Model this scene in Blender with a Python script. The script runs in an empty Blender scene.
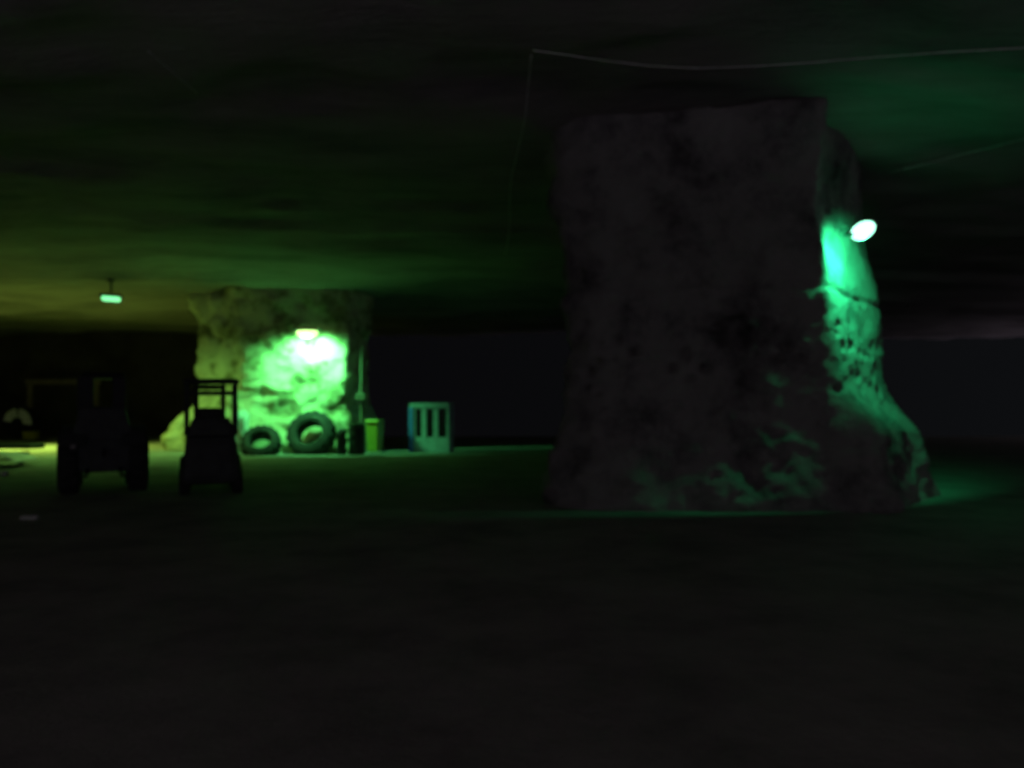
import bpy, bmesh, math, random
from mathutils import Vector, Matrix, noise
random.seed(7)
C = bpy.context.scene.collection
sc = bpy.context.scene
PI = math.pi

# ------------------------------------------------------------------ camera
F = 800.0          # focal length in pixels of the 1024 px wide frame
HY = 410.0         # row of the horizon
CAMZ = 1.6
def at(px, py, Y):
    return Vector(((px - 512) / F * Y, Y, CAMZ + (HY - py) / F * Y))
def X(px, Y): return (px - 512) / F * Y
def Z(py, Y): return CAMZ + (HY - py) / F * Y

cam = bpy.data.cameras.new('camera')
co = bpy.data.objects.new('camera', cam); C.objects.link(co)
co.location = (0, 0, CAMZ); co.rotation_euler = (PI / 2, 0, 0)
cam.sensor_width = 36.0; cam.lens = F / 1024 * 36.0
cam.shift_y = (HY - 384) / 1024
cam.clip_end = 300
cam.dof.use_dof = True; cam.dof.focus_distance = 2.2; cam.dof.aperture_fstop = 1.9
sc.camera = co
sc.view_settings.view_transform = 'Standard'
sc.view_settings.look = 'None'
sc.view_settings.gamma = 1.0
sc.view_settings.exposure = 0.0
sc.view_settings.use_curve_mapping = False
sc.cycles.use_denoising = True
sc.cycles.max_bounces = 6
sc.cycles.diffuse_bounces = 4
sc.cycles.sample_clamp_indirect = 3.0

# ------------------------------------------------------------------ materials
def nodes_of(name):
    m = bpy.data.materials.new(name); m.use_nodes = True
    nt = m.node_tree; b = nt.nodes['Principled BSDF']
    return m, nt, b
def rock(name, cols, scale=1.2, bump=0.6, rough=0.95, stretch=(1, 1, 1), fine=9.0):
    m, nt, b = nodes_of(name)
    N = nt.nodes; L = nt.links
    tc = N.new('ShaderNodeTexCoord'); mp = N.new('ShaderNodeMapping')
    mp.inputs['Scale'].default_value = stretch
    L.new(tc.outputs['Object'], mp.inputs['Vector'])
    n1 = N.new('ShaderNodeTexNoise'); n1.inputs['Scale'].default_value = scale
    n1.inputs['Detail'].default_value = 9; n1.inputs['Roughness'].default_value = 0.68
    L.new(mp.outputs['Vector'], n1.inputs['Vector'])
    r = N.new('ShaderNodeValToRGB')
    el = r.color_ramp.elements
    el[0].position = cols[0][0]; el[0].color = (*cols[0][1], 1)
    el[1].position = cols[-1][0]; el[1].color = (*cols[-1][1], 1)
    for p, c in cols[1:-1]:
        e = el.new(p); e.color = (*c, 1)
    L.new(n1.outputs['Fac'], r.inputs['Fac']); L.new(r.outputs['Color'], b.inputs['Base Color'])
    n2 = N.new('ShaderNodeTexNoise'); n2.inputs['Scale'].default_value = fine
    n2.inputs['Detail'].default_value = 8; n2.inputs['Roughness'].default_value = 0.7
    L.new(mp.outputs['Vector'], n2.inputs['Vector'])
    bp = N.new('ShaderNodeBump'); bp.inputs['Strength'].default_value = bump
    bp.inputs['Distance'].default_value = 0.12
    L.new(n2.outputs['Fac'], bp.inputs['Height']); L.new(bp.outputs['Normal'], b.inputs['Normal'])
    b.inputs['Roughness'].default_value = rough
    b.inputs['Specular IOR Level'].default_value = 0.15
    return m
def plain(name, col, rough=0.6, metal=0.0, var=0.25, scale=6.0, spec=0.3):
    m, nt, b = nodes_of(name)
    N = nt.nodes; L = nt.links
    tc = N.new('ShaderNodeTexCoord')
    n = N.new('ShaderNodeTexNoise'); n.inputs['Scale'].default_value = scale; n.inputs['Detail'].default_value = 5
    L.new(tc.outputs['Object'], n.inputs['Vector'])
    r = N.new('ShaderNodeValToRGB')
    r.color_ramp.elements[0].position = 0.3; r.color_ramp.elements[1].position = 0.7
    r.color_ramp.elements[0].color = (*[c * (1 - var) for c in col], 1)
    r.color_ramp.elements[1].color = (*[min(1, c * (1 + var)) for c in col], 1)
    L.new(n.outputs['Fac'], r.inputs['Fac']); L.new(r.outputs['Color'], b.inputs['Base Color'])
    b.inputs['Roughness'].default_value = rough; b.inputs['Metallic'].default_value = metal
    b.inputs['Specular IOR Level'].default_value = spec
    return m
def emit(name, col, s):
    m, nt, b = nodes_of(name)
    b.inputs['Base Color'].default_value = (0.8, 0.8, 0.8, 1)
    b.inputs['Emission Color'].default_value = (*col, 1); b.inputs['Emission Strength'].default_value = s
    return m

M = {}
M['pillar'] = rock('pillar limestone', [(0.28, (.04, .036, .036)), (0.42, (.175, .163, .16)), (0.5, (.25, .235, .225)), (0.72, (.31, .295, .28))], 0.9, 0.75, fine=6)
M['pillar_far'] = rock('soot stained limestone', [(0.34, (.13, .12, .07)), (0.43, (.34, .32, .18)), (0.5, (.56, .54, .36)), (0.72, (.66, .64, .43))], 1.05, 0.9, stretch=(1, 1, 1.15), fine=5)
M['ceiling'] = rock('quarry ceiling', [(0.28, (.13, .115, .115)), (0.5, (.26, .235, .225)), (0.72, (.35, .32, .30))], 0.35, 0.5, stretch=(0.6, 1.6, 1), fine=3)
M['floor'] = rock('dusty quarry floor', [(0.28, (.135, .128, .115)), (0.5, (.23, .22, .195)), (0.72, (.30, .285, .25))], 0.8, 0.25, fine=5)
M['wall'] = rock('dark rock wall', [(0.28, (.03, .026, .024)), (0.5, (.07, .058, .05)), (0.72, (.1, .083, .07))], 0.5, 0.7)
M['black'] = plain('blackened steel', (.014, .014, .015), 0.55)
M['paint_dark'] = plain('dark machine paint', (.042, .045, .044), 0.6)
M['seat'] = plain('black vinyl', (.018, .018, .018), 0.6)
M['rubber'] = plain('black rubber', (.03, .03, .029), 0.85)
M['hub'] = plain('dull wheel rim', (.05, .05, .045), 0.6)
M['glass'] = plain('dark glass', (.012, .016, .014), 0.25, var=.1)
M['reflector'] = plain('dim reflector', (.3, .26, .26), 0.5)
M['housing'] = plain('lamp housing metal', (.06, .06, .06), 0.5)
M['cable'] = plain('grey cable sheath', (.42, .40, .38), 0.6)
M['conduit'] = plain('galvanised conduit', (.20, .20, .14), 0.5)
M['teal'] = plain('pale teal paint', (.36, .52, .56), 0.55, var=.15)
M['blue'] = plain('blue paint', (.10, .30, .95), 0.5, var=.1)
M['limebin'] = plain('yellow green plastic', (.42, .45, .06), 0.45, var=.1)
M['drum'] = plain('dark oil drum paint', (.03, .035, .03), 0.5)
M['white'] = plain('pale dusty panel', (.76, .74, .80), 0.6, var=.2, scale=3)
M['yellow'] = plain('yellow plastic', (.42, .36, .03), 0.5, var=.1)
M['timber'] = plain('old timber', (.22, .16, .11), 0.8, scale=4)
M['stone'] = rock('pale stone', [(0.3, (.4, .38, .36)), (0.7, (.62, .6, .58))], 4, 0.4)
M['lens_teal'] = emit('lit teal white lens', (.37, 1.0, .68), 2.8)
M['lens_lime'] = emit('lit lime white lens', (.55, 1.0, .30), 2.6)
M['lens_mint'] = emit('lit mint lens', (.22, 1.0, .38), 1.5)
M['lens_yellow'] = emit('lit yellow lens', (.60, .85, .10), 2)

# ------------------------------------------------------------------ mesh helpers
def obj(name, bm, mat, parent=None, smooth=False):
    me = bpy.data.meshes.new(name)
    bmesh.ops.recalc_face_normals(bm, faces=bm.faces)
    bm.to_mesh(me); bm.free()
    if smooth:
        for p in me.polygons: p.use_smooth = True
    me.materials.append(mat)
    o = bpy.data.objects.new(name, me); C.objects.link(o)
    if parent: o.parent = parent
    return o
def tag(o, label, cat, group=None):
    o['label'] = label; o['category'] = cat
    if group: o['group'] = group
    return o
def thing(name, label, cat, loc=(0, 0, 0), rz=0, group=None):
    o = bpy.data.objects.new(name, None); C.objects.link(o)
    o.location = loc; o.rotation_euler = (0, 0, rz); o.empty_display_size = .2
    return tag(o, label, cat, group)
def struct(o):
    o['kind'] = 'structure'; return o
def B(): return bmesh.new()
def box(bm, c, s, bev=0.0, rot=None, taper=None):
    """box centred at c with size s; taper=(tx,ty) scales the top face"""
    r = bmesh.ops.create_cube(bm, size=1.0)
    vs = r['verts']
    for v in vs:
        if taper and v.co.z > 0:
            v.co.x *= taper[0]; v.co.y *= taper[1]
        v.co = Vector((v.co.x * s[0], v.co.y * s[1], v.co.z * s[2]))
    if bev > 0:
        es = list({e for v in vs for e in v.link_edges})
        r2 = bmesh.ops.bevel(bm, geom=es, offset=bev, segments=2, affect='EDGES', profile=0.6)
        vs = list({v for f in r2['faces'] for v in f.verts} | {v for v in vs if v.is_valid})
    mt = Matrix.Translation(c)
    if rot is not None: mt = mt @ rot
    bmesh.ops.transform(bm, matrix=mt, verts=[v for v in vs if v.is_valid])
def cyl(bm, a, b, r, seg=20, r2=None):
    a = Vector(a); b = Vector(b); d = b - a
    q = d.to_track_quat('Z', 'Y').to_matrix().to_4x4()
    bmesh.ops.create_cone(bm, cap_ends=True, segments=seg, radius1=r, radius2=r if r2 is None else r2,
                          depth=d.length, matrix=Matrix.Translation((a + b) / 2) @ q)
def tube(bm, pts, r, seg=8):
    pts = [Vector(p) for p in pts]; rings = []
    for i, p in enumerate(pts):
        d = (pts[min(i + 1, len(pts) - 1)] - pts[max(i - 1, 0)]).normalized()
        up = Vector((0, 0, 1)) if abs(d.z) < .95 else Vector((0, 1, 0))
        u = d.cross(up).normalized(); w = u.cross(d)
        rings.append([bm.verts.new(p + r * (math.cos(2 * PI * k / seg) * u + math.sin(2 * PI * k / seg) * w)) for k in range(seg)])
    for i in range(len(rings) - 1):
        for k in range(seg):
            bm.faces.new((rings[i][k], rings[i][(k + 1) % seg], rings[i + 1][(k + 1) % seg], rings[i + 1][k]))
    bm.faces.new(rings[0][::-1]); bm.faces.new(rings[-1])
def lathe(bm, prof, seg=32, mat=Matrix(), closed=False, lug=None):
    """prof: (radius, z) revolved about z"""
    rings = []
    for i, (r, z) in enumerate(prof):
        ring = []
        for k in range(seg):
            a = 2 * PI * k / seg
            rr = r + (lug(i, k) if lug else 0)
            ring.append(bm.verts.new(mat @ Vector((rr * math.cos(a), rr * math.sin(a), z))))
        rings.append(ring)
    n = len(rings)
    for i in range(n if closed else n - 1):
        for k in range(seg):
            bm.faces.new((rings[i][k], rings[i][(k + 1) % seg], rings[(i + 1) % n][(k + 1) % seg], rings[(i + 1) % n][k]))
    if not closed:
        bm.faces.new(rings[0][::-1]); bm.faces.new(rings[-1])
def axis_x(c): return Matrix.Translation(c) @ Matrix.Rotation(PI / 2, 4, 'Y')
def tyre_prof(R, w, ri):
    h = w / 2
    return [(ri, -h * .75), (ri + .02, -h * .95), (R * .82, -h), (R * .96, -h * .88), (R, -h * .6), (R, 0),
            (R, h * .6), (R * .96, h * .88), (R * .82, h), (ri + .02, h * .95), (ri, h * .75)]
def tyre(bm, R, w, ri, mat, seg=56, lugs=.035):
    lathe(bm, tyre_prof(R, w, ri), seg, mat, closed=True,
          lug=lambda i, k: -lugs if (3 <= i <= 7 and (k + (i > 5) * 2) % 4 >= 2) else 0)
def fb(p, oct=4, H=0.9):
    return noise.fractal(Vector(p), H, 2.1, oct)
def sm(a, b, x):
    t = max(0, min(1, (x - a) / (b - a))); return t * t * (3 - 2 * t)

# ------------------------------------------------------------------ setting
CEIL = 6.3
def grid(name, x0, x1, y0, y1, step, hf, mat):
    bm = B(); nx = int((x1 - x0) / step); ny = int((y1 - y0) / step)
    V = [[bm.verts.new((x0 + (x1 - x0) * i / nx, y0 + (y1 - y0) * j / ny, 0)) for j in range(ny + 1)] for i in range(nx + 1)]
    for c in V:
        for v in c: v.co.z = hf(v.co.x, v.co.y)
    for i in range(nx):
        for j in range(ny):
            bm.faces.new((V[i][j], V[i + 1][j], V[i + 1][j + 1], V[i][j + 1]))
    return obj(name, bm, mat, smooth=True)
def ceil_h(x, y):
    a = fb((x * .10, y * .16, 3.1), 3)
    t = a * 2.6; st = math.floor(t) + sm(.35, .65, t - math.floor(t))
    return CEIL + .13 * st + .06 * fb((x * .5, y * .8, 8), 4) - .16 * sm(27.3, 27.9, y + .8 * fb((x * .15, 0, 5), 2))
def floor_h(x, y):
    return .010 * fb((x * .6, y * .6, 1), 3)
struct(grid('floor', -34, 34, -8, 49, .45, floor_h, M['floor']))
struct(grid('ceiling', -34, 34, -8, 49, .3, ceil_h, M['ceiling']))
def wall(name, pts, mat):
    """vertical rock face through plan points, from the floor to the ceiling"""
    bm = B(); cols = []
    P = []
    for (ax, ay), (bx, by) in zip(pts[:-1], pts[1:]):
        n = max(2, int(math.hypot(bx - ax, by - ay) / .5))
        P += [(ax + (bx - ax) * k / n, ay + (by - ay) * k / n) for k in range(n)]
    P.append(pts[-1])
    for (x, y) in P:
        col = []
        for k in range(17):
            z = -.1 + 7.0 * k / 16
            d = .5 * fb((x * .3, y * .3, z * .45), 4)
            col.append(bm.verts.new((x + d, y + d, z)))
        cols.append(col)
    for i in range(len(cols) - 1):
        for k in range(16):
            bm.faces.new((cols[i][k], cols[i + 1][k], cols[i + 1][k + 1], cols[i][k + 1]))
    return struct(obj(name, bm, mat, smooth=True))
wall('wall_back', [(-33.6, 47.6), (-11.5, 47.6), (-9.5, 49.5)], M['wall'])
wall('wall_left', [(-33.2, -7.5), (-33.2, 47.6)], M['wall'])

# ------------------------------------------------------------------ rock pillars
def pillar(name, plan, H, push, nz, per, disp, mat, label, seedz=0.0):
    """plan: polygon walked around; push(z, x, y, nx, ny) -> outward offset"""
    n = len(plan)
    P = []
    for i in range(n):
        a = Vector(plan[i]); b = Vector(plan[(i + 1) % n])
        k = max(2, int((b - a).length / per))
        for j in range(k): P.append(a.lerp(b, j / k))
    # soften the corners a little
    for _ in range(2):
        P = [(P[i - 1] + P[i] * 2 + P[(i + 1) % len(P)]) / 4 for i in range(len(P))]
    m = len(P)
    area = sum(P[i].x * P[(i + 1) % m].y - P[(i + 1) % m].x * P[i].y for i in range(m))
    sgn = 1 if area > 0 else -1
    bm = B(); rings = []
    for kz in range(nz + 1):
        z = -.12 + (H + .12) * kz / nz
        ring = []
        for i, p in enumerate(P):
            w = 4
            t = (P[(i + w) % m] - P[i - w]).normalized()
            nx, ny = sgn * t.y, -sgn * t.x
            d = push(z, p.x, p.y, nx, ny) + disp(p.x, p.y, z)
            ring.append(bm.verts.new((p.x + nx * d, p.y + ny * d, z + .05 * fb((p.x, p.y, z * 1.3 + 4), 2))))
        rings.append(ring)
    for a in range(nz):
        for i in range(m):
            bm.faces.new((rings[a][i], rings[a][(i + 1) % m], rings[a + 1][(i + 1) % m], rings[a + 1][i]))
    o = obj(name, bm, mat, smooth=True)
    return tag(o, label, 'pillar')

def disp_near(x, y, z):
    corner = sm(4.1, 4.9, x)                       # the lit corner face was sawn flatter
    d = (.20 - .12 * corner) * fb((x * .55, y * .55, z * .6), 4) + (.055 - .02 * corner) * fb((x * 2.4, y * 2.4, z * 2.8 + 7), 6, .55)
    # rugged breaks on the front face beside the corner
    rug = sm(3.0, 3.8, x) * (1 - corner) * sm(4.9, 3.6, z)
    d += .13 * rug * fb((x * 1.7 + 4, y * 1.7, z * 1.5), 4, .7)
    base = sm(1.5, .6, z)
    d += .10 * base * fb((x * 1.3, y * 1.3, z * 1.8 + 21), 4, .7)
    # a thin bedding joint
    d -= .08 * math.exp(-((z - 3.62 - .05 * fb((x * .8, y * .8, 2), 2)) / .04) ** 2)
    # pits left by flint nodules on the lower right
    D, Q = noise.voronoi(Vector((x * 3.0, y * 3.0, z * 3.3 + 1.7)))
    h = math.sin(Q[0].x * 12.9 + Q[0].y * 78.2 + Q[0].z * 37.7) * 43758.5; h -= math.floor(h)
    pit = sm(.34, .16, D[0]) * sm(3.4, 2.7, z) * sm(1.5, 1.9, z) * (1 if h < .8 else 0)
    return d - .22 * pit
def push_near(z, x, y, nx, ny):
    d = .40 * sm(1.7, -.2, z)                      # spreads towards the floor
    right = sm(.15, .9, nx)
    d += right * (.50 * sm(2.12, 1.12, z) + .20 * sm(4.6, 2.0, z) - .08)
    d -= right * .25 * sm(3.6, 5.4, z)             # leans back up to the ceiling
    left = sm(.3, .95, -nx)
    d += left * (.10 + .14 * sm(4.6, 5.3, z))
    d += (.22 - .2 * right) * sm(5.45, 6.35, z) - .12 * sm(1.5, 3.5, z) * (1 - right) * (1 - left)
    return d
pillar('rock_pillar', [(1.02, 13.7), (1.55, 13.15), (5.1, 12.95), (6.72, 14.95), (7.22, 15.7), (6.8, 17.6), (2.6, 18.2), (1.35, 16.6)],
       6.75, push_near, 150, .07, disp_near, M['pillar'],
       'broad near rock pillar with a teal-green lamp on its right corner')

def disp_far(x, y, z):
    d = .32 * fb((x * .5 + 9, y * .5, z * .6), 4) + .13 * fb((x * 1.5, y * 1.5, z * 1.7 + 3), 4)
    return d
def push_far(z, x, y, nx, ny):
    d = .35 * sm(2.4, -.1, z) + .15 * sm(5.3, 6.4, z)
    d += sm(.3, .8, -nx) * .95 * sm(2.5, .3, z)
    return d
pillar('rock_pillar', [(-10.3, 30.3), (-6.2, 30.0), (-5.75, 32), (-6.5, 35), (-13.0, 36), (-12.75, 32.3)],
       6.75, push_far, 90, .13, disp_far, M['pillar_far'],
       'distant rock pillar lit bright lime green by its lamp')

# ------------------------------------------------------------------ lamps
def spot(name, loc, target, col, watts, ang, blend, size, parent=None):
    l = bpy.data.lights.new(name, 'SPOT'); l.energy = watts; l.color = col
    l.spot_size = math.radians(ang); l.spot_blend = blend; l.shadow_soft_size = size
    o = bpy.data.objects.new(name, l); C.objects.link(o); o.location = loc
    o.rotation_euler = (Vector(target) - Vector(loc)).to_track_quat('-Z', 'Y').to_euler()
    return o

# near pillar: tilted bulkhead floodlight
Lp = at(863, 230.5, 13.2)
t = thing('wall_lamp', 'glowing teal-white lamp bracketed high on the near rock pillar', 'lamp', Lp)
tilt = Matrix.Rotation(math.radians(-28), 4, 'Y') @ Matrix.Rotation(math.radians(14), 4, 'X')
bm = B(); box(bm, (0, .08, .055), (.50, .26, .07), .025, tilt); obj('housing', bm, M['housing'], t)
bm = B(); bmesh.ops.create_uvsphere(bm, u_segments=24, v_segments=14, radius=1,
        matrix=tilt @ Matrix.Diagonal((.215, .13, .14, 1))); obj('lens', bm, M['lens_teal'], t, True)
bm = B(); tube(bm, [(.0, .1, .08), (-.02, .3, .14), (-.05, .75, .16)], .022); obj('bracket', bm, M['housing'], t)
spot('near_pillar_light', Lp + Vector((.10, -.04, -.19)), Lp + Vector((-.27, .78, -.68)), (.03, 1, .34), 420, 136, .45, .12)

# far pillar lamp
Lf = at(307, 333, 29.25)
t = thing('wall_lamp', 'glowing lime-white lamp bracketed on the distant rock pillar', 'lamp', Lf)
bm = B(); box(bm, (0, .1, .13), (.95, .55, .09), .03); obj('housing', bm, M['housing'], t)
bm = B(); bmesh.ops.create_uvsphere(bm, u_segments=24, v_segments=14, radius=1,
        matrix=Matrix.Translation((0, 0, 0)) @ Matrix.Diagonal((.40, .2, .17, 1))); obj('lens', bm, M['lens_lime'], t, True)
bm = B(); tube(bm, [(0, .2, .17), (0, .6, .2), (0, 1.5, .2)], .03); obj('bracket', bm, M['housing'], t)
spot('far_pillar_light', Lf + Vector((0, -.25, -.2)), Lf + Vector((0, 1.6, -2.2)), (.13, 1, .27), 1450, 146, .6, .15)

# pendant lamps hung from the ceiling
def pendant(loc, label, lens, tilt=4):
    t = thing('pendant_lamp', label, 'lamp', loc)
    top = ceil_h(loc[0], loc[1]) - loc[2]
    rt = Matrix.Rotation(math.radians(tilt), 4, 'Y')
    bm = B(); box(bm, (0, 0, .15), (.80, .34, .10), .03, rt, taper=(.8, .6)); obj('shade', bm, M['housing'], t)
    bm = B(); box(bm, (0, 0, .02), (.58, .24, .16), .06, rt); obj('lens', bm, lens, t, True)
    bm = B(); tube(bm, [(0, 0, .18), (.01, 0, top * .6), (0, 0, top + .05)], .035); obj('stem', bm, M['housing'], t)
    bm = B(); cyl(bm, (0, 0, top - .08), (0, 0, top + .03), .11); obj('ceiling_rose', bm, M['housing'], t)
    return t
Lh = at(111, 299.5, 27.8)
pendant(Lh, 'small mint-green lamp hanging on a stem from the quarry ceiling', M['lens_mint'])
spot('pendant_light', Lh + Vector((0, 0, -.2)), Lh + Vector((0, .2, -3)), (.34, .9, .16), 1150, 160, .95, .2)
Ly = Vector((-22.3, 33, 5.3))
pendant(Ly, 'yellow-green lamp hanging beyond the left edge of the view', M['lens_yellow'], 0)
spot('yellow_pendant_light', Ly + Vector((0, 0, -.2)), Ly + Vector((2.2, .3, -5.3)), (.52, .84, .11), 8000, 106, .9, .2)

# ------------------------------------------------------------------ cables under the ceiling
def cable(name, pts, r, label):
    bm = B(); tube(bm, pts, r, 6)
    return tag(obj(name, bm, M['cable'], None, True), label, 'cable')
def along(x0, y0, x1, y1, n=20, drop=.07, wob=.05):
    out = []
    for k in range(n + 1):
        s = k / n; x = x0 + (x1 - x0) * s + wob * math.sin(s * 9 + x0); y = y0 + (y1 - y0) * s
        out.append((x, y, ceil_h(x, y) - drop - .03 * abs(math.sin(s * 14))))
    return out
cable('cable', along(.24, 10.45, -.2, 22.3, 30), .013, 'pale cable running straight back along the ceiling left of the near pillar')
def under_ceiling(track, y0=8.0, gap=.11):
    out = []
    for px, py in track:
        Y = y0; p = at(px, py, Y)
        while p.z < ceil_h(p.x, p.y) - gap and Y < 60: Y += .02; p = at(px, py, Y)
        out.append(p)
    return out
pts = under_ceiling([(533, 50.4), (560, 54), (600, 60), (650, 66), (700, 68.5), (760, 66), (820, 62), (880, 57), (950, 52), (1040, 47)])
cable('cable', pts, .012, 'pale cable sagging across the ceiling in front of the near pillar')
cable('cable', under_ceiling([(888 + 11 * k, 173 - 2.75 * k) for k in range(15)]), .014, 'pale cable on the ceiling in the top right corner')
cable('cable', under_ceiling([(148 + 7 * k, 51 + 6 * k) for k in range(8)]), .011, 'short faint cable on the ceiling at upper left')

# ------------------------------------------------------------------ forklift (seen from behind)
YF = 15.6
t = thing('forklift', 'dark open-cab forklift truck silhouetted before the lit distant pillar', 'forklift', (X(211, YF), YF, .012), math.radians(21))
t.scale = (.93, 1, 1)
def bar(bm, a, b, w): 
    a = Vector(a); b = Vector(b); d = b - a
    q = d.to_track_quat('Z', 'X').to_matrix().to_4x4()
    box(bm, (a + b) / 2, (w, w, d.length), w * .2, q)
# local: +y drives away from the viewer, rear at y = -.9
bm = B(); box(bm, (0, -.55, .66), (1.12, .75, .90), .16, None, (.84, .9)); obj('counterweight', bm, M['paint_dark'], t)
bm = B(); box(bm, (0, .35, .62), (1.02, 1.15, .62), .05); obj('chassis', bm, M['paint_dark'], t)
bm = B(); box(bm, (0, -.36, 1.24), (.98, .60, .42), .10, None, (.72, .9)); obj('engine_cover', bm, M['paint_dark'], t)
bm = B(); box(bm, (-.03, -.1, 1.42), (.5, .5, .12), .05); st = obj('seat', bm, M['seat'], t)
bm = B(); box(bm, (-.03, -.34, 1.50), (.46, .13, .26), .06); obj('seat_back', bm, M['seat'], st)
for x in (-.47, .47):
    bm = B(); bar(bm, (x, -.62, 1.12), (x, -.52, 2.10), .08); obj('guard_post', bm, M['black'], t)
    bm = B(); bar(bm, (x, .55, .9), (x * .98, .32, 2.10), .07); obj('guard_post', bm, M['black'], t)
bm = B()
for y in (-.55, -.05, .4): bar(bm, (-.50, y, 2.13), (.50, y, 2.15), .075)
for x in (-.5, .5): bar(bm, (x, -.58, 2.13), (x, .42, 2.13), .07)
obj('overhead_guard', bm, M['black'], t)
bm = B(); bar(bm, (-.5, -.54, 1.90), (.5, -.54, 1.91), .085); obj('guard_crossbar', bm, M['black'], t)
m_ = None
for x in (-.30, .26):
    bm = B(); box(bm, (x, 1.05, 1.12), (.10, .16, 2.0), .015); obj('mast_rail', bm, M['black'], t)
for z in (.45, 1.0, 2.06):
    bm = B(); box(bm, (-.02, 1.05, z), (.62, .07, .1), .01); obj('mast_crosspiece', bm, M['black'], t)
for x in (-.28, .24):
    bm = B(); box(bm, (x, 1.65, .09), (.11, 1.05, .05), .01); box(bm, (x, 1.15, .35), (.11, .05, .55), .01)
    obj('fork', bm, M['black'], t)
bm = B(); cyl(bm, (0, .42, 1.0), (0, .22, 1.42), .03); 
lathe(bm, [(.17, -.015), (.185, 0), (.17, .015), (.155, 0)], 24, Matrix.Translation((0, .21, 1.44)) @ Matrix.Rotation(.5, 4, 'X'), closed=True)
obj('steering_wheel', bm, M['black'], t)
for x, y, R, w in ((-.5, -.5, .27, .2), (.5, -.5, .27, .2), (-.5, .72, .34, .24), (.5, .72, .34, .24)):
    bm = B(); tyre(bm, R, w, R * .55, axis_x((x, y, R)), 48, .012); wh = obj('wheel', bm, M['rubber'], t)
    bm = B(); cyl(bm, (x - w * .3, y, R), (x + w * .3, y, R), R * .57); obj('wheel_rim', bm, M['hub'], wh)

# ------------------------------------------------------------------ tractor (seen from behind)
YT = 15.4
t = thing('tractor', 'dark cabbed tractor standing at left, beneath the hanging lamp', 'tractor', (X(104, YT), YT, .012), math.radians(27))
t.scale = (.93, 1, .985)
for x in (-.64, .64):
    bm = B(); tyre(bm, .62, .38, .33, axis_x((x, 0, .62)), 64, .045); wh = obj('rear_wheel', bm, M['rubber'], t)
    bm = B(); cyl(bm, (x - .1, 0, .62), (x + .1, 0, .62), .34, 28); cyl(bm, (x - .14, 0, .62), (x + .14, 0, .62), .12, 16)
    obj('wheel_rim', bm, M['hub'], wh)
for x in (-.56, .56):
    bm = B(); tyre(bm, .40, .26, .21, axis_x((x, 1.75, .40)), 48, .03); wh = obj('front_wheel', bm, M['rubber'], t)
    bm = B(); cyl(bm, (x - .08, 1.75, .4), (x + .08, 1.75, .4), .22, 24); obj('wheel_rim', bm, M['hub'], wh)
for x in (-.54, .54):
    bm = B()
    for k in range(9):
        a = math.radians(25 + k * 14); a2 = math.radians(25 + (k + 1) * 14)
        for_a = Vector((x, .70 * math.cos(a), .62 + .70 * math.sin(a))); for_b = Vector((x, .70 * math.cos(a2), .62 + .70 * math.sin(a2)))
        d = for_b - for_a
        box(bm, (for_a + for_b) / 2, (.44, .03, d.length * 1.1), .006, Matrix.Rotation(-math.atan2(d.y, d.z) , 4, 'X'))
    mg = obj('mudguard', bm, M['paint_dark'], t)
    if x < 0:
        bm = B(); box(bm, (x - .0, -.68, .93), (.09, .06, .07), .01); obj('rear_light', bm, M['reflector'], mg)
bm = B(); box(bm, (0, .15, .78), (.70, 1.0, .50), .06); box(bm, (0, 1.0, .62), (.34, 1.6, .34), .04); obj('transmission', bm, M['paint_dark'], t)
bm = B(); box(bm, (0, 1.45, 1.08), (.62, 1.30, .62), .12, None, (.85, .98)); obj('bonnet', bm, M['paint_dark'], t)
bm = B(); cyl(bm, (-.5, 1.75, .4), (.5, 1.75, .4), .06); obj('front_axle', bm, M['black'], t)
bm = B(); cyl(bm, (-.6, 0, .62), (.6, 0, .62), .11); obj('rear_axle', bm, M['black'], t)
for x in (-.30, .28):
    bm = B(); box(bm, (x - (.03 if x < 0 else 0), -.33, 1.62), (.30 if x < 0 else .25, .12, 1.26), .03); obj('cab_post', bm, M['black'], t)
    bm = B(); bar(bm, (x * 1.1, .75, 1.1), (x, .62, 2.22), .12); obj('cab_post', bm, M['black'], t)
bm = B(); box(bm, (0, .15, 2.28), (.84, 1.25, .12), .05, None, (.9, .9)); obj('cab_roof', bm, M['black'], t)
bm = B(); box(bm, (-.02, -.38, 1.33), (1.2, .14, .66), .05, None, (.66, 1)); obj('cab_rear_panel', bm, M['paint_dark'], t)
bm = B(); box(bm, (0, .05, 1.20), (.48, .46, .14), .05); st = obj('seat', bm, M['seat'], t)
bm = B(); box(bm, (0, -.17, 1.45), (.46, .12, .46), .05); obj('seat_back', bm, M['seat'], st)
bm = B(); cyl(bm, (0, .75, 1.2), (0, .5, 1.5), .025)
lathe(bm, [(.18, -.015), (.2, 0), (.18, .015), (.165, 0)], 24, Matrix.Translation((0, .49, 1.51)) @ Matrix.Rotation(.6, 4, 'X'), closed=True)
obj('steering_wheel', bm, M['black'], t)
bm = B(); cyl(bm, (.22, 1.2, 1.3), (.22, 1.2, 2.1), .04); obj('exhaust', bm, M['black'], t)
bm = B()
for x in (-.3, .3): tube(bm, [(x, -.3, .55), (x, -.75, .42), (x * 1.1, -1.0, .40)], .035)
tube(bm, [(0, -.3, .95), (0, -.75, .75)], .03)
obj('hitch', bm, M['black'], t)
bm = B(); box(bm, (0, -.42, .74), (1.04, .14, .62), .04); obj('rear_linkage_box', bm, M['paint_dark'], t)

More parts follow.
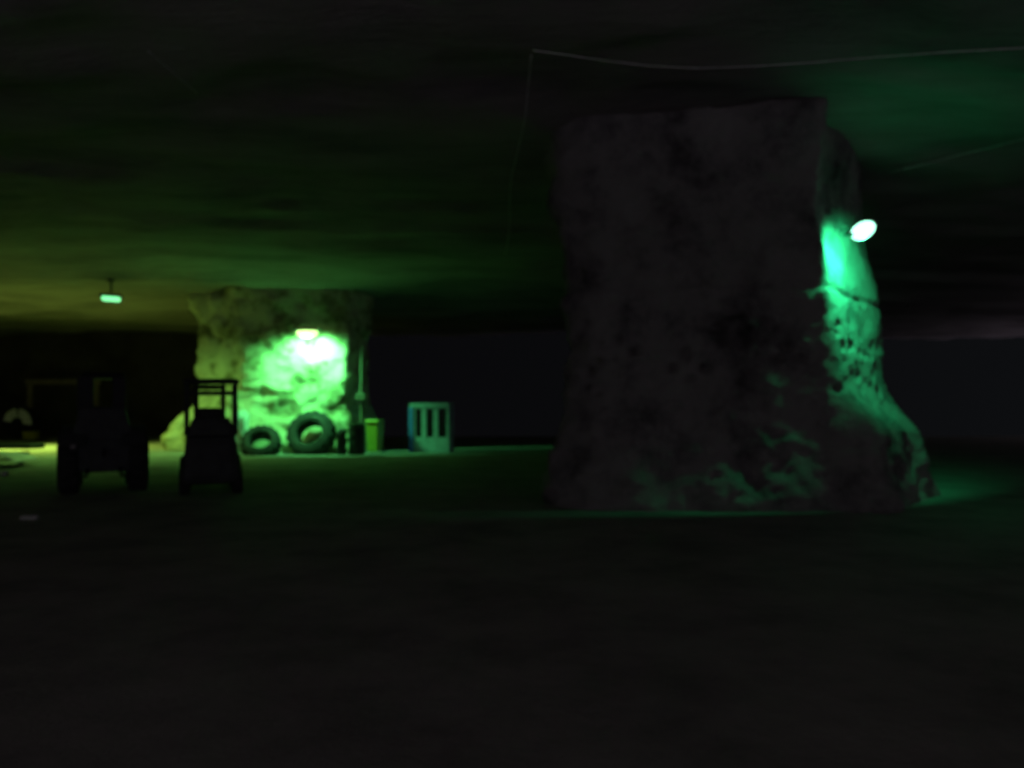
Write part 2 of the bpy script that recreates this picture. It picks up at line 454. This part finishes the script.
# ------------------------------------------------------------------ far pillar's foot: tyres, drum, bin, cabinet
def big_tyre(px, Y, R, w, lean, rz, label):
    t = thing('tyre', label, 'tyre', (X(px, Y), Y, .02), rz)
    m = Matrix.Rotation(lean, 4, 'X') @ Matrix.Translation((0, 0, R))
    # axis along y, leaning back
    mm = Matrix.Translation((0, 0, 0)) @ Matrix.Rotation(-lean, 4, 'X') @ Matrix.Translation((0, w * .5, R)) @ Matrix.Rotation(PI / 2, 4, 'X')
    bm = B(); tyre(bm, R, w, R * .50, mm, 64, .05); obj('tread', bm, M['rubber'], t)
    bm = B(); lathe(bm, [(R * .62, w * .505), (R * .66, w * .53), (R * .70, w * .505)], 48, mm, closed=True); obj('bead_ring', bm, M['hub'], t)
    return t
big_tyre(258, 27.9, .70, .55, math.radians(38), .15, 'big black tyre leaning at the left foot of the distant pillar')
big_tyre(305, 28.4, .90, .6, math.radians(26), -.1, 'big black tyre leaning below the lamp of the distant pillar')

YD = 28.6
t = thing('oil_drum', 'dark oil drum standing left of the lime wheelie bin', 'drum', (X(357, YD), YD, .01))
bm = B(); lathe(bm, [(.27, 0), (.30, .01), (.30, .04), (.285, .05), (.285, .36), (.30, .38), (.285, .40), (.285, .70), (.30, .72), (.285, .74), (.285, 1.05), (.30, 1.06), (.30, 1.10), (.28, 1.10), (.275, 1.07)], 36)
obj('barrel', bm, M['drum'], t, True)
bm = B(); cyl(bm, (.12, -.1, 1.06), (.12, -.1, 1.11), .04); obj('bung', bm, M['hub'], t)

YB = 29.6
t = thing('wheelie_bin', 'yellow-green wheelie bin beside the distant pillar', 'bin', (X(375, YB), YB, .01), math.radians(-15))
t.scale = (.82, .82, 1.06)
bm = B(); box(bm, (0, 0, .56), (.48, .54, 1.02), .04, None, (1.25, 1.25)); obj('body', bm, M['limebin'], t)
bm = B(); box(bm, (0, -.02, 1.12), (.66, .74, .09), .035, None, (.9, .9)); obj('lid', bm, M['limebin'], t)
bm = B(); tube(bm, [(-.26, .36, 1.02), (-.26, .44, 1.04), (.26, .44, 1.04), (.26, .36, 1.02)], .02); obj('handle', bm, M['black'], t)
for x in (-.25, .25):
    bm = B(); cyl(bm, (x - .03, .27, .1), (x + .03, .27, .1), .1, 20); obj('wheel', bm, M['rubber'], t)

YC = 30.4
t = thing('cabinet', 'pale teal kiosk cabinet with three tall dark panes and a blue side', 'cabinet', (X(432, YC), YC, .01), math.radians(-8))
W, D, Hc = 1.52, .8, 1.83
bm = B()
box(bm, (0, D / 2 - .03, Hc / 2), (W, .05, Hc - .06), .008)
box(bm, (W / 2 - .03, 0, Hc / 2), (.06, D, Hc - .06), .008)
box(bm, (0, 0, .06), (W - .02, D - .02, .12), .01)
obj('shell', bm, M['teal'], t)
bm = B(); box(bm, (-W / 2 + .05, -.01, Hc / 2 - .06), (.17, D + .06, Hc - .16), .03); obj('side_panel', bm, M['blue'], t)['label'] = 'blue side panel'
bm = B(); box(bm, (0, -.01, Hc - .09), (W + .03, D + .05, .20), .05); obj('top', bm, M['teal'], t)
bm = B(); box(bm, (0, -D / 2 + .03, .34), (W - .12, .05, .46), .012); obj('lower_panel', bm, M['teal'], t)
for x, w in ((-.62, .17), (-.21, .19), (.24, .19), (.70, .10)):
    bm = B(); box(bm, (x, -D / 2 + .02, 1.11), (w, .06, 1.08), .012); obj('stile', bm, M['teal'], t)
for x, w in ((-.42, .26), (.015, .27), (.49, .33)):
    bm = B(); box(bm, (x, -D / 2 + .04, 1.11), (w, .02, 1.08), .004); obj('pane', bm, M['glass'], t)['label'] = 'tall dark pane'

# conduit and junction box on the right edge of the far pillar
t = thing('conduit', 'thin pale conduit pipe rising on the right of the distant pillar', 'pipe', (X(361, 29.6), 29.6, .0))
bm = B(); tube(bm, [(0, 0, 0), (0, .02, 2.0), (.02, .04, Z(338, 29.6))], .04); obj('pipe', bm, M['conduit'], t)
bm = B(); box(bm, (-.0, -.05, Z(397, 29.6)), (.36, .14, .26), .03); obj('junction_box', bm, M['conduit'], t)
# pale block and dark sack beside the tyres
def stone(name, c, s, mat, label, cat, seed, squash=1):
    bm = B(); bmesh.ops.create_icosphere(bm, subdivisions=4, radius=1)
    for v in bm.verts:
        n = v.co.normalized()
        b_ = max(abs(n.x), abs(n.y), abs(n.z)); k = (1 / b_) ** .55
        d = 1 + .22 * fb(n * 1.6 + Vector((seed, 0, 0)), 3)
        v.co = Vector((n.x * k * d * s[0], n.y * k * d * s[1], n.z * k * d * s[2]))
    zmin = min(v.co.z for v in bm.verts)
    for v in bm.verts: v.co.z -= zmin
    o = obj(name, bm, mat, None, True); o.location = c
    return tag(o, label, cat)
stone('stone_block', (X(237, 29), 29.3, -.02), (.33, .35, .74), M['stone'], 'upright pale stone block left of the leaning tyres', 'stone', 3)
stone('sack', (X(341.5, 28.5), 28.5, -.02), (.17, .2, .46), M['drum'], 'dark upright sack between the tyres and the drum', 'sack', 6)
stone('stone', (X(5, 19.4), 19.4, -.01), (.09, .08, .07), M['stone'], 'pale stone on the floor in front of the trailer', 'stone', 11)
stone('stone', (X(30, 11.7), 11.7, -.01), (.14, .07, .035), M['stone'], 'flat pale stone on the floor nearest the viewer at left', 'stone', 14)

# ------------------------------------------------------------------ far left: trailer, drum wheel, box, timber frame
YL = 22.5
t = thing('flat_trailer', 'low dark flatbed trailer with a pale curved mudguard at left edge', 'trailer', (X(-17, YL), YL, .01))
bm = B(); box(bm, (-.7, 1.05, .52), (3.2, .8, .13), .02); obj('deck', bm, M['black'], t)
bm = B()
prof = [(-2.2, .12), (-2.0, .30), (-1.7, .40), (0.2, .40), (.65, .385), (.95, .33), (1.18, .25), (1.3, .17)]
for (xa, za), (xb, zb) in zip(prof[:-1], prof[1:]):
    d = Vector((xb - xa, 0, zb - za))
    box(bm, ((xa + xb) / 2, -.10, (za + zb) / 2), (d.length + .02, 1.1, .03), .004, Matrix.Rotation(-math.atan2(d.z, d.x), 4, 'Y'))
bm2 = obj('mudguard', bm, M['white'], t); bm2['label'] = 'pale curved mudguard'
for x in (-.75, .35):
    bm = B(); tyre(bm, .16, .2, .09, Matrix.Translation((x, -.42, .16)) @ Matrix.Rotation(PI / 2, 4, 'X'), 40, .01); wh = obj('wheel', bm, M['rubber'], t)
    bm = B(); cyl(bm, (x, -.50, .16), (x, -.34, .16), .095); obj('wheel_rim', bm, M['hub'], wh)
for x in (-.75, .35):
    bm = B(); cyl(bm, (x, -.35, .16), (x, 1.1, .16), .035); obj('axle', bm, M['black'], t)
for x in (-.75, .35):
    bm = B(); tyre(bm, .16, .2, .09, Matrix.Translation((x, 1.15, .16)) @ Matrix.Rotation(PI / 2, 4, 'X'), 40, .01); wh = obj('wheel', bm, M['rubber'], t)
    bm = B(); cyl(bm, (x, 1.07, .16), (x, 1.23, .16), .095); obj('wheel_rim', bm, M['hub'], wh)
for y in (.15, 1.0):
    bm = B(); box(bm, (-.3, y, .33), (2.0, .06, .09), .01); obj('chassis_rail', bm, M['black'], t)

YW = 44
t = thing('cable_drum', 'large round drum with two pale upper segments at far left', 'drum', (X(18, YW), YW, .01))
def sector(a0, a1, r0, r1, y0, y1, n=12):
    bm = B(); A = []
    for k in range(n + 1):
        a = a0 + (a1 - a0) * k / n
        A.append([bm.verts.new((r * math.cos(a), y, .88 + r * math.sin(a))) for r, y in ((r0, y0), (r1, y0), (r1, y1), (r0, y1))])
    for k in range(n):
        for j in range(4):
            bm.faces.new((A[k][j], A[k][(j + 1) % 4], A[k + 1][(j + 1) % 4], A[k + 1][j]))
    bm.faces.new(A[0]); bm.faces.new(A[-1][::-1]); return bm
R_ = math.radians
obj('pale_panel', sector(R_(-8), R_(84), .26, .80, -.06, 0), M['white'], t)['label'] = 'pale right segment'
obj('pale_panel', sector(R_(98), R_(172), .32, .80, -.06, 0), M['white'], t)['label'] = 'pale left segment'
obj('dark_panel', sector(R_(180), R_(345), .25, .80, -.05, 0, 20), M['black'], t)
bm = B(); lathe(bm, [(.78, -.06), (.86, -.06), (.86, .06), (.78, .06)], 48, Matrix.Translation((0, 0, .88)) @ Matrix.Rotation(PI / 2, 4, 'X'), closed=True); obj('flange_rim', bm, M['black'], t)
bm = B(); cyl(bm, (0, -.12, .88), (0, .7, .88), .30, 28); obj('hub', bm, M['black'], t)
bm = B(); cyl(bm, (0, .62, .88), (0, .70, .88), .86, 48); obj('rear_flange', bm, M['black'], t)

t = thing('crate', 'small yellow crate beside the round drum at far left', 'crate', (X(31, 43.4), 43.4, .01))
bm = B(); box(bm, (0, 0, .19), (.60, .42, .36), .03, None, (1.1, 1.1)); obj('body', bm, M['yellow'], t)
bm = B(); box(bm, (0, 0, .385), (.72, .52, .05), .015); obj('rim', bm, M['yellow'], t)

YX = 45.6
t = thing('timber_frame', 'brown timber beam on posts before the far left wall', 'beam', (X(63, YX), YX, 0))
bm = B(); box(bm, (0, 0, Z(382, YX)), (4.2, .3, .28), .03); obj('beam', bm, M['timber'], t)
for x in (-1.9, 1.9):
    bm = B(); box(bm, (x, 0, Z(382, YX) / 2 - .06), (.22, .22, Z(382, YX) - .15), .02); obj('post', bm, M['timber'], t)

# ------------------------------------------------------------------ faint fill added in the world colour, strongest behind the viewer;
# its dim glow lifts the dark open galleries to the right and ahead
w = bpy.data.worlds.new('dim quarry fill'); sc.world = w; w.use_nodes = True
N = w.node_tree.nodes; L = w.node_tree.links
bg = N['Background']; tc = N.new('ShaderNodeTexCoord'); sp = N.new('ShaderNodeSeparateXYZ')
L.new(tc.outputs['Generated'], sp.inputs['Vector'])
def ramp(src, stops):
    r = N.new('ShaderNodeValToRGB'); el = r.color_ramp.elements
    el[0].position, el[1].position = stops[0][0], stops[-1][0]
    el[0].color = (*stops[0][1], 1); el[1].color = (*stops[-1][1], 1)
    for p, c in stops[1:-1]:
        e = el.new(p); e.color = (*c, 1)
    mr = N.new('ShaderNodeMapRange'); mr.inputs[1].default_value = -1; mr.inputs[2].default_value = 1
    L.new(src, mr.inputs[0]); L.new(mr.outputs[0], r.inputs['Fac']); return r
ry = ramp(sp.outputs['Y'], [(.0, (.150, .143, .163)), (.35, (.080, .076, .087)), (.5, (.011, .0105, .0125)), (.7, (0, 0, 0))])
rx = ramp(sp.outputs['X'], [(.44, (.0024, .0024, .0029)), (.62, (.0029, .0031, .0036)), (.78, (.0040, .0044, .0052)), (.90, (.022, .0245, .027))])  # added glow, raised at far right to lighten ceiling and floor
ad = N.new('ShaderNodeMixRGB'); ad.blend_type = 'ADD'; ad.inputs['Fac'].default_value = 1
rz = ramp(sp.outputs['Z'], [(.33, (7.5, 6.6, 7.8)), (.41, (1.1, 1.1, 1.1)), (.6, (1.1, 1.1, 1.1))])   # boost added from low behind to brighten the near ceiling
mu = N.new('ShaderNodeMixRGB'); mu.blend_type = 'MULTIPLY'; mu.inputs['Fac'].default_value = 1
L.new(ry.outputs['Color'], mu.inputs['Color1']); L.new(rz.outputs['Color'], mu.inputs['Color2'])
L.new(mu.outputs['Color'], ad.inputs['Color1']); L.new(rx.outputs['Color'], ad.inputs['Color2'])
L.new(ad.outputs['Color'], bg.inputs['Color']); bg.inputs['Strength'].default_value = 1.0
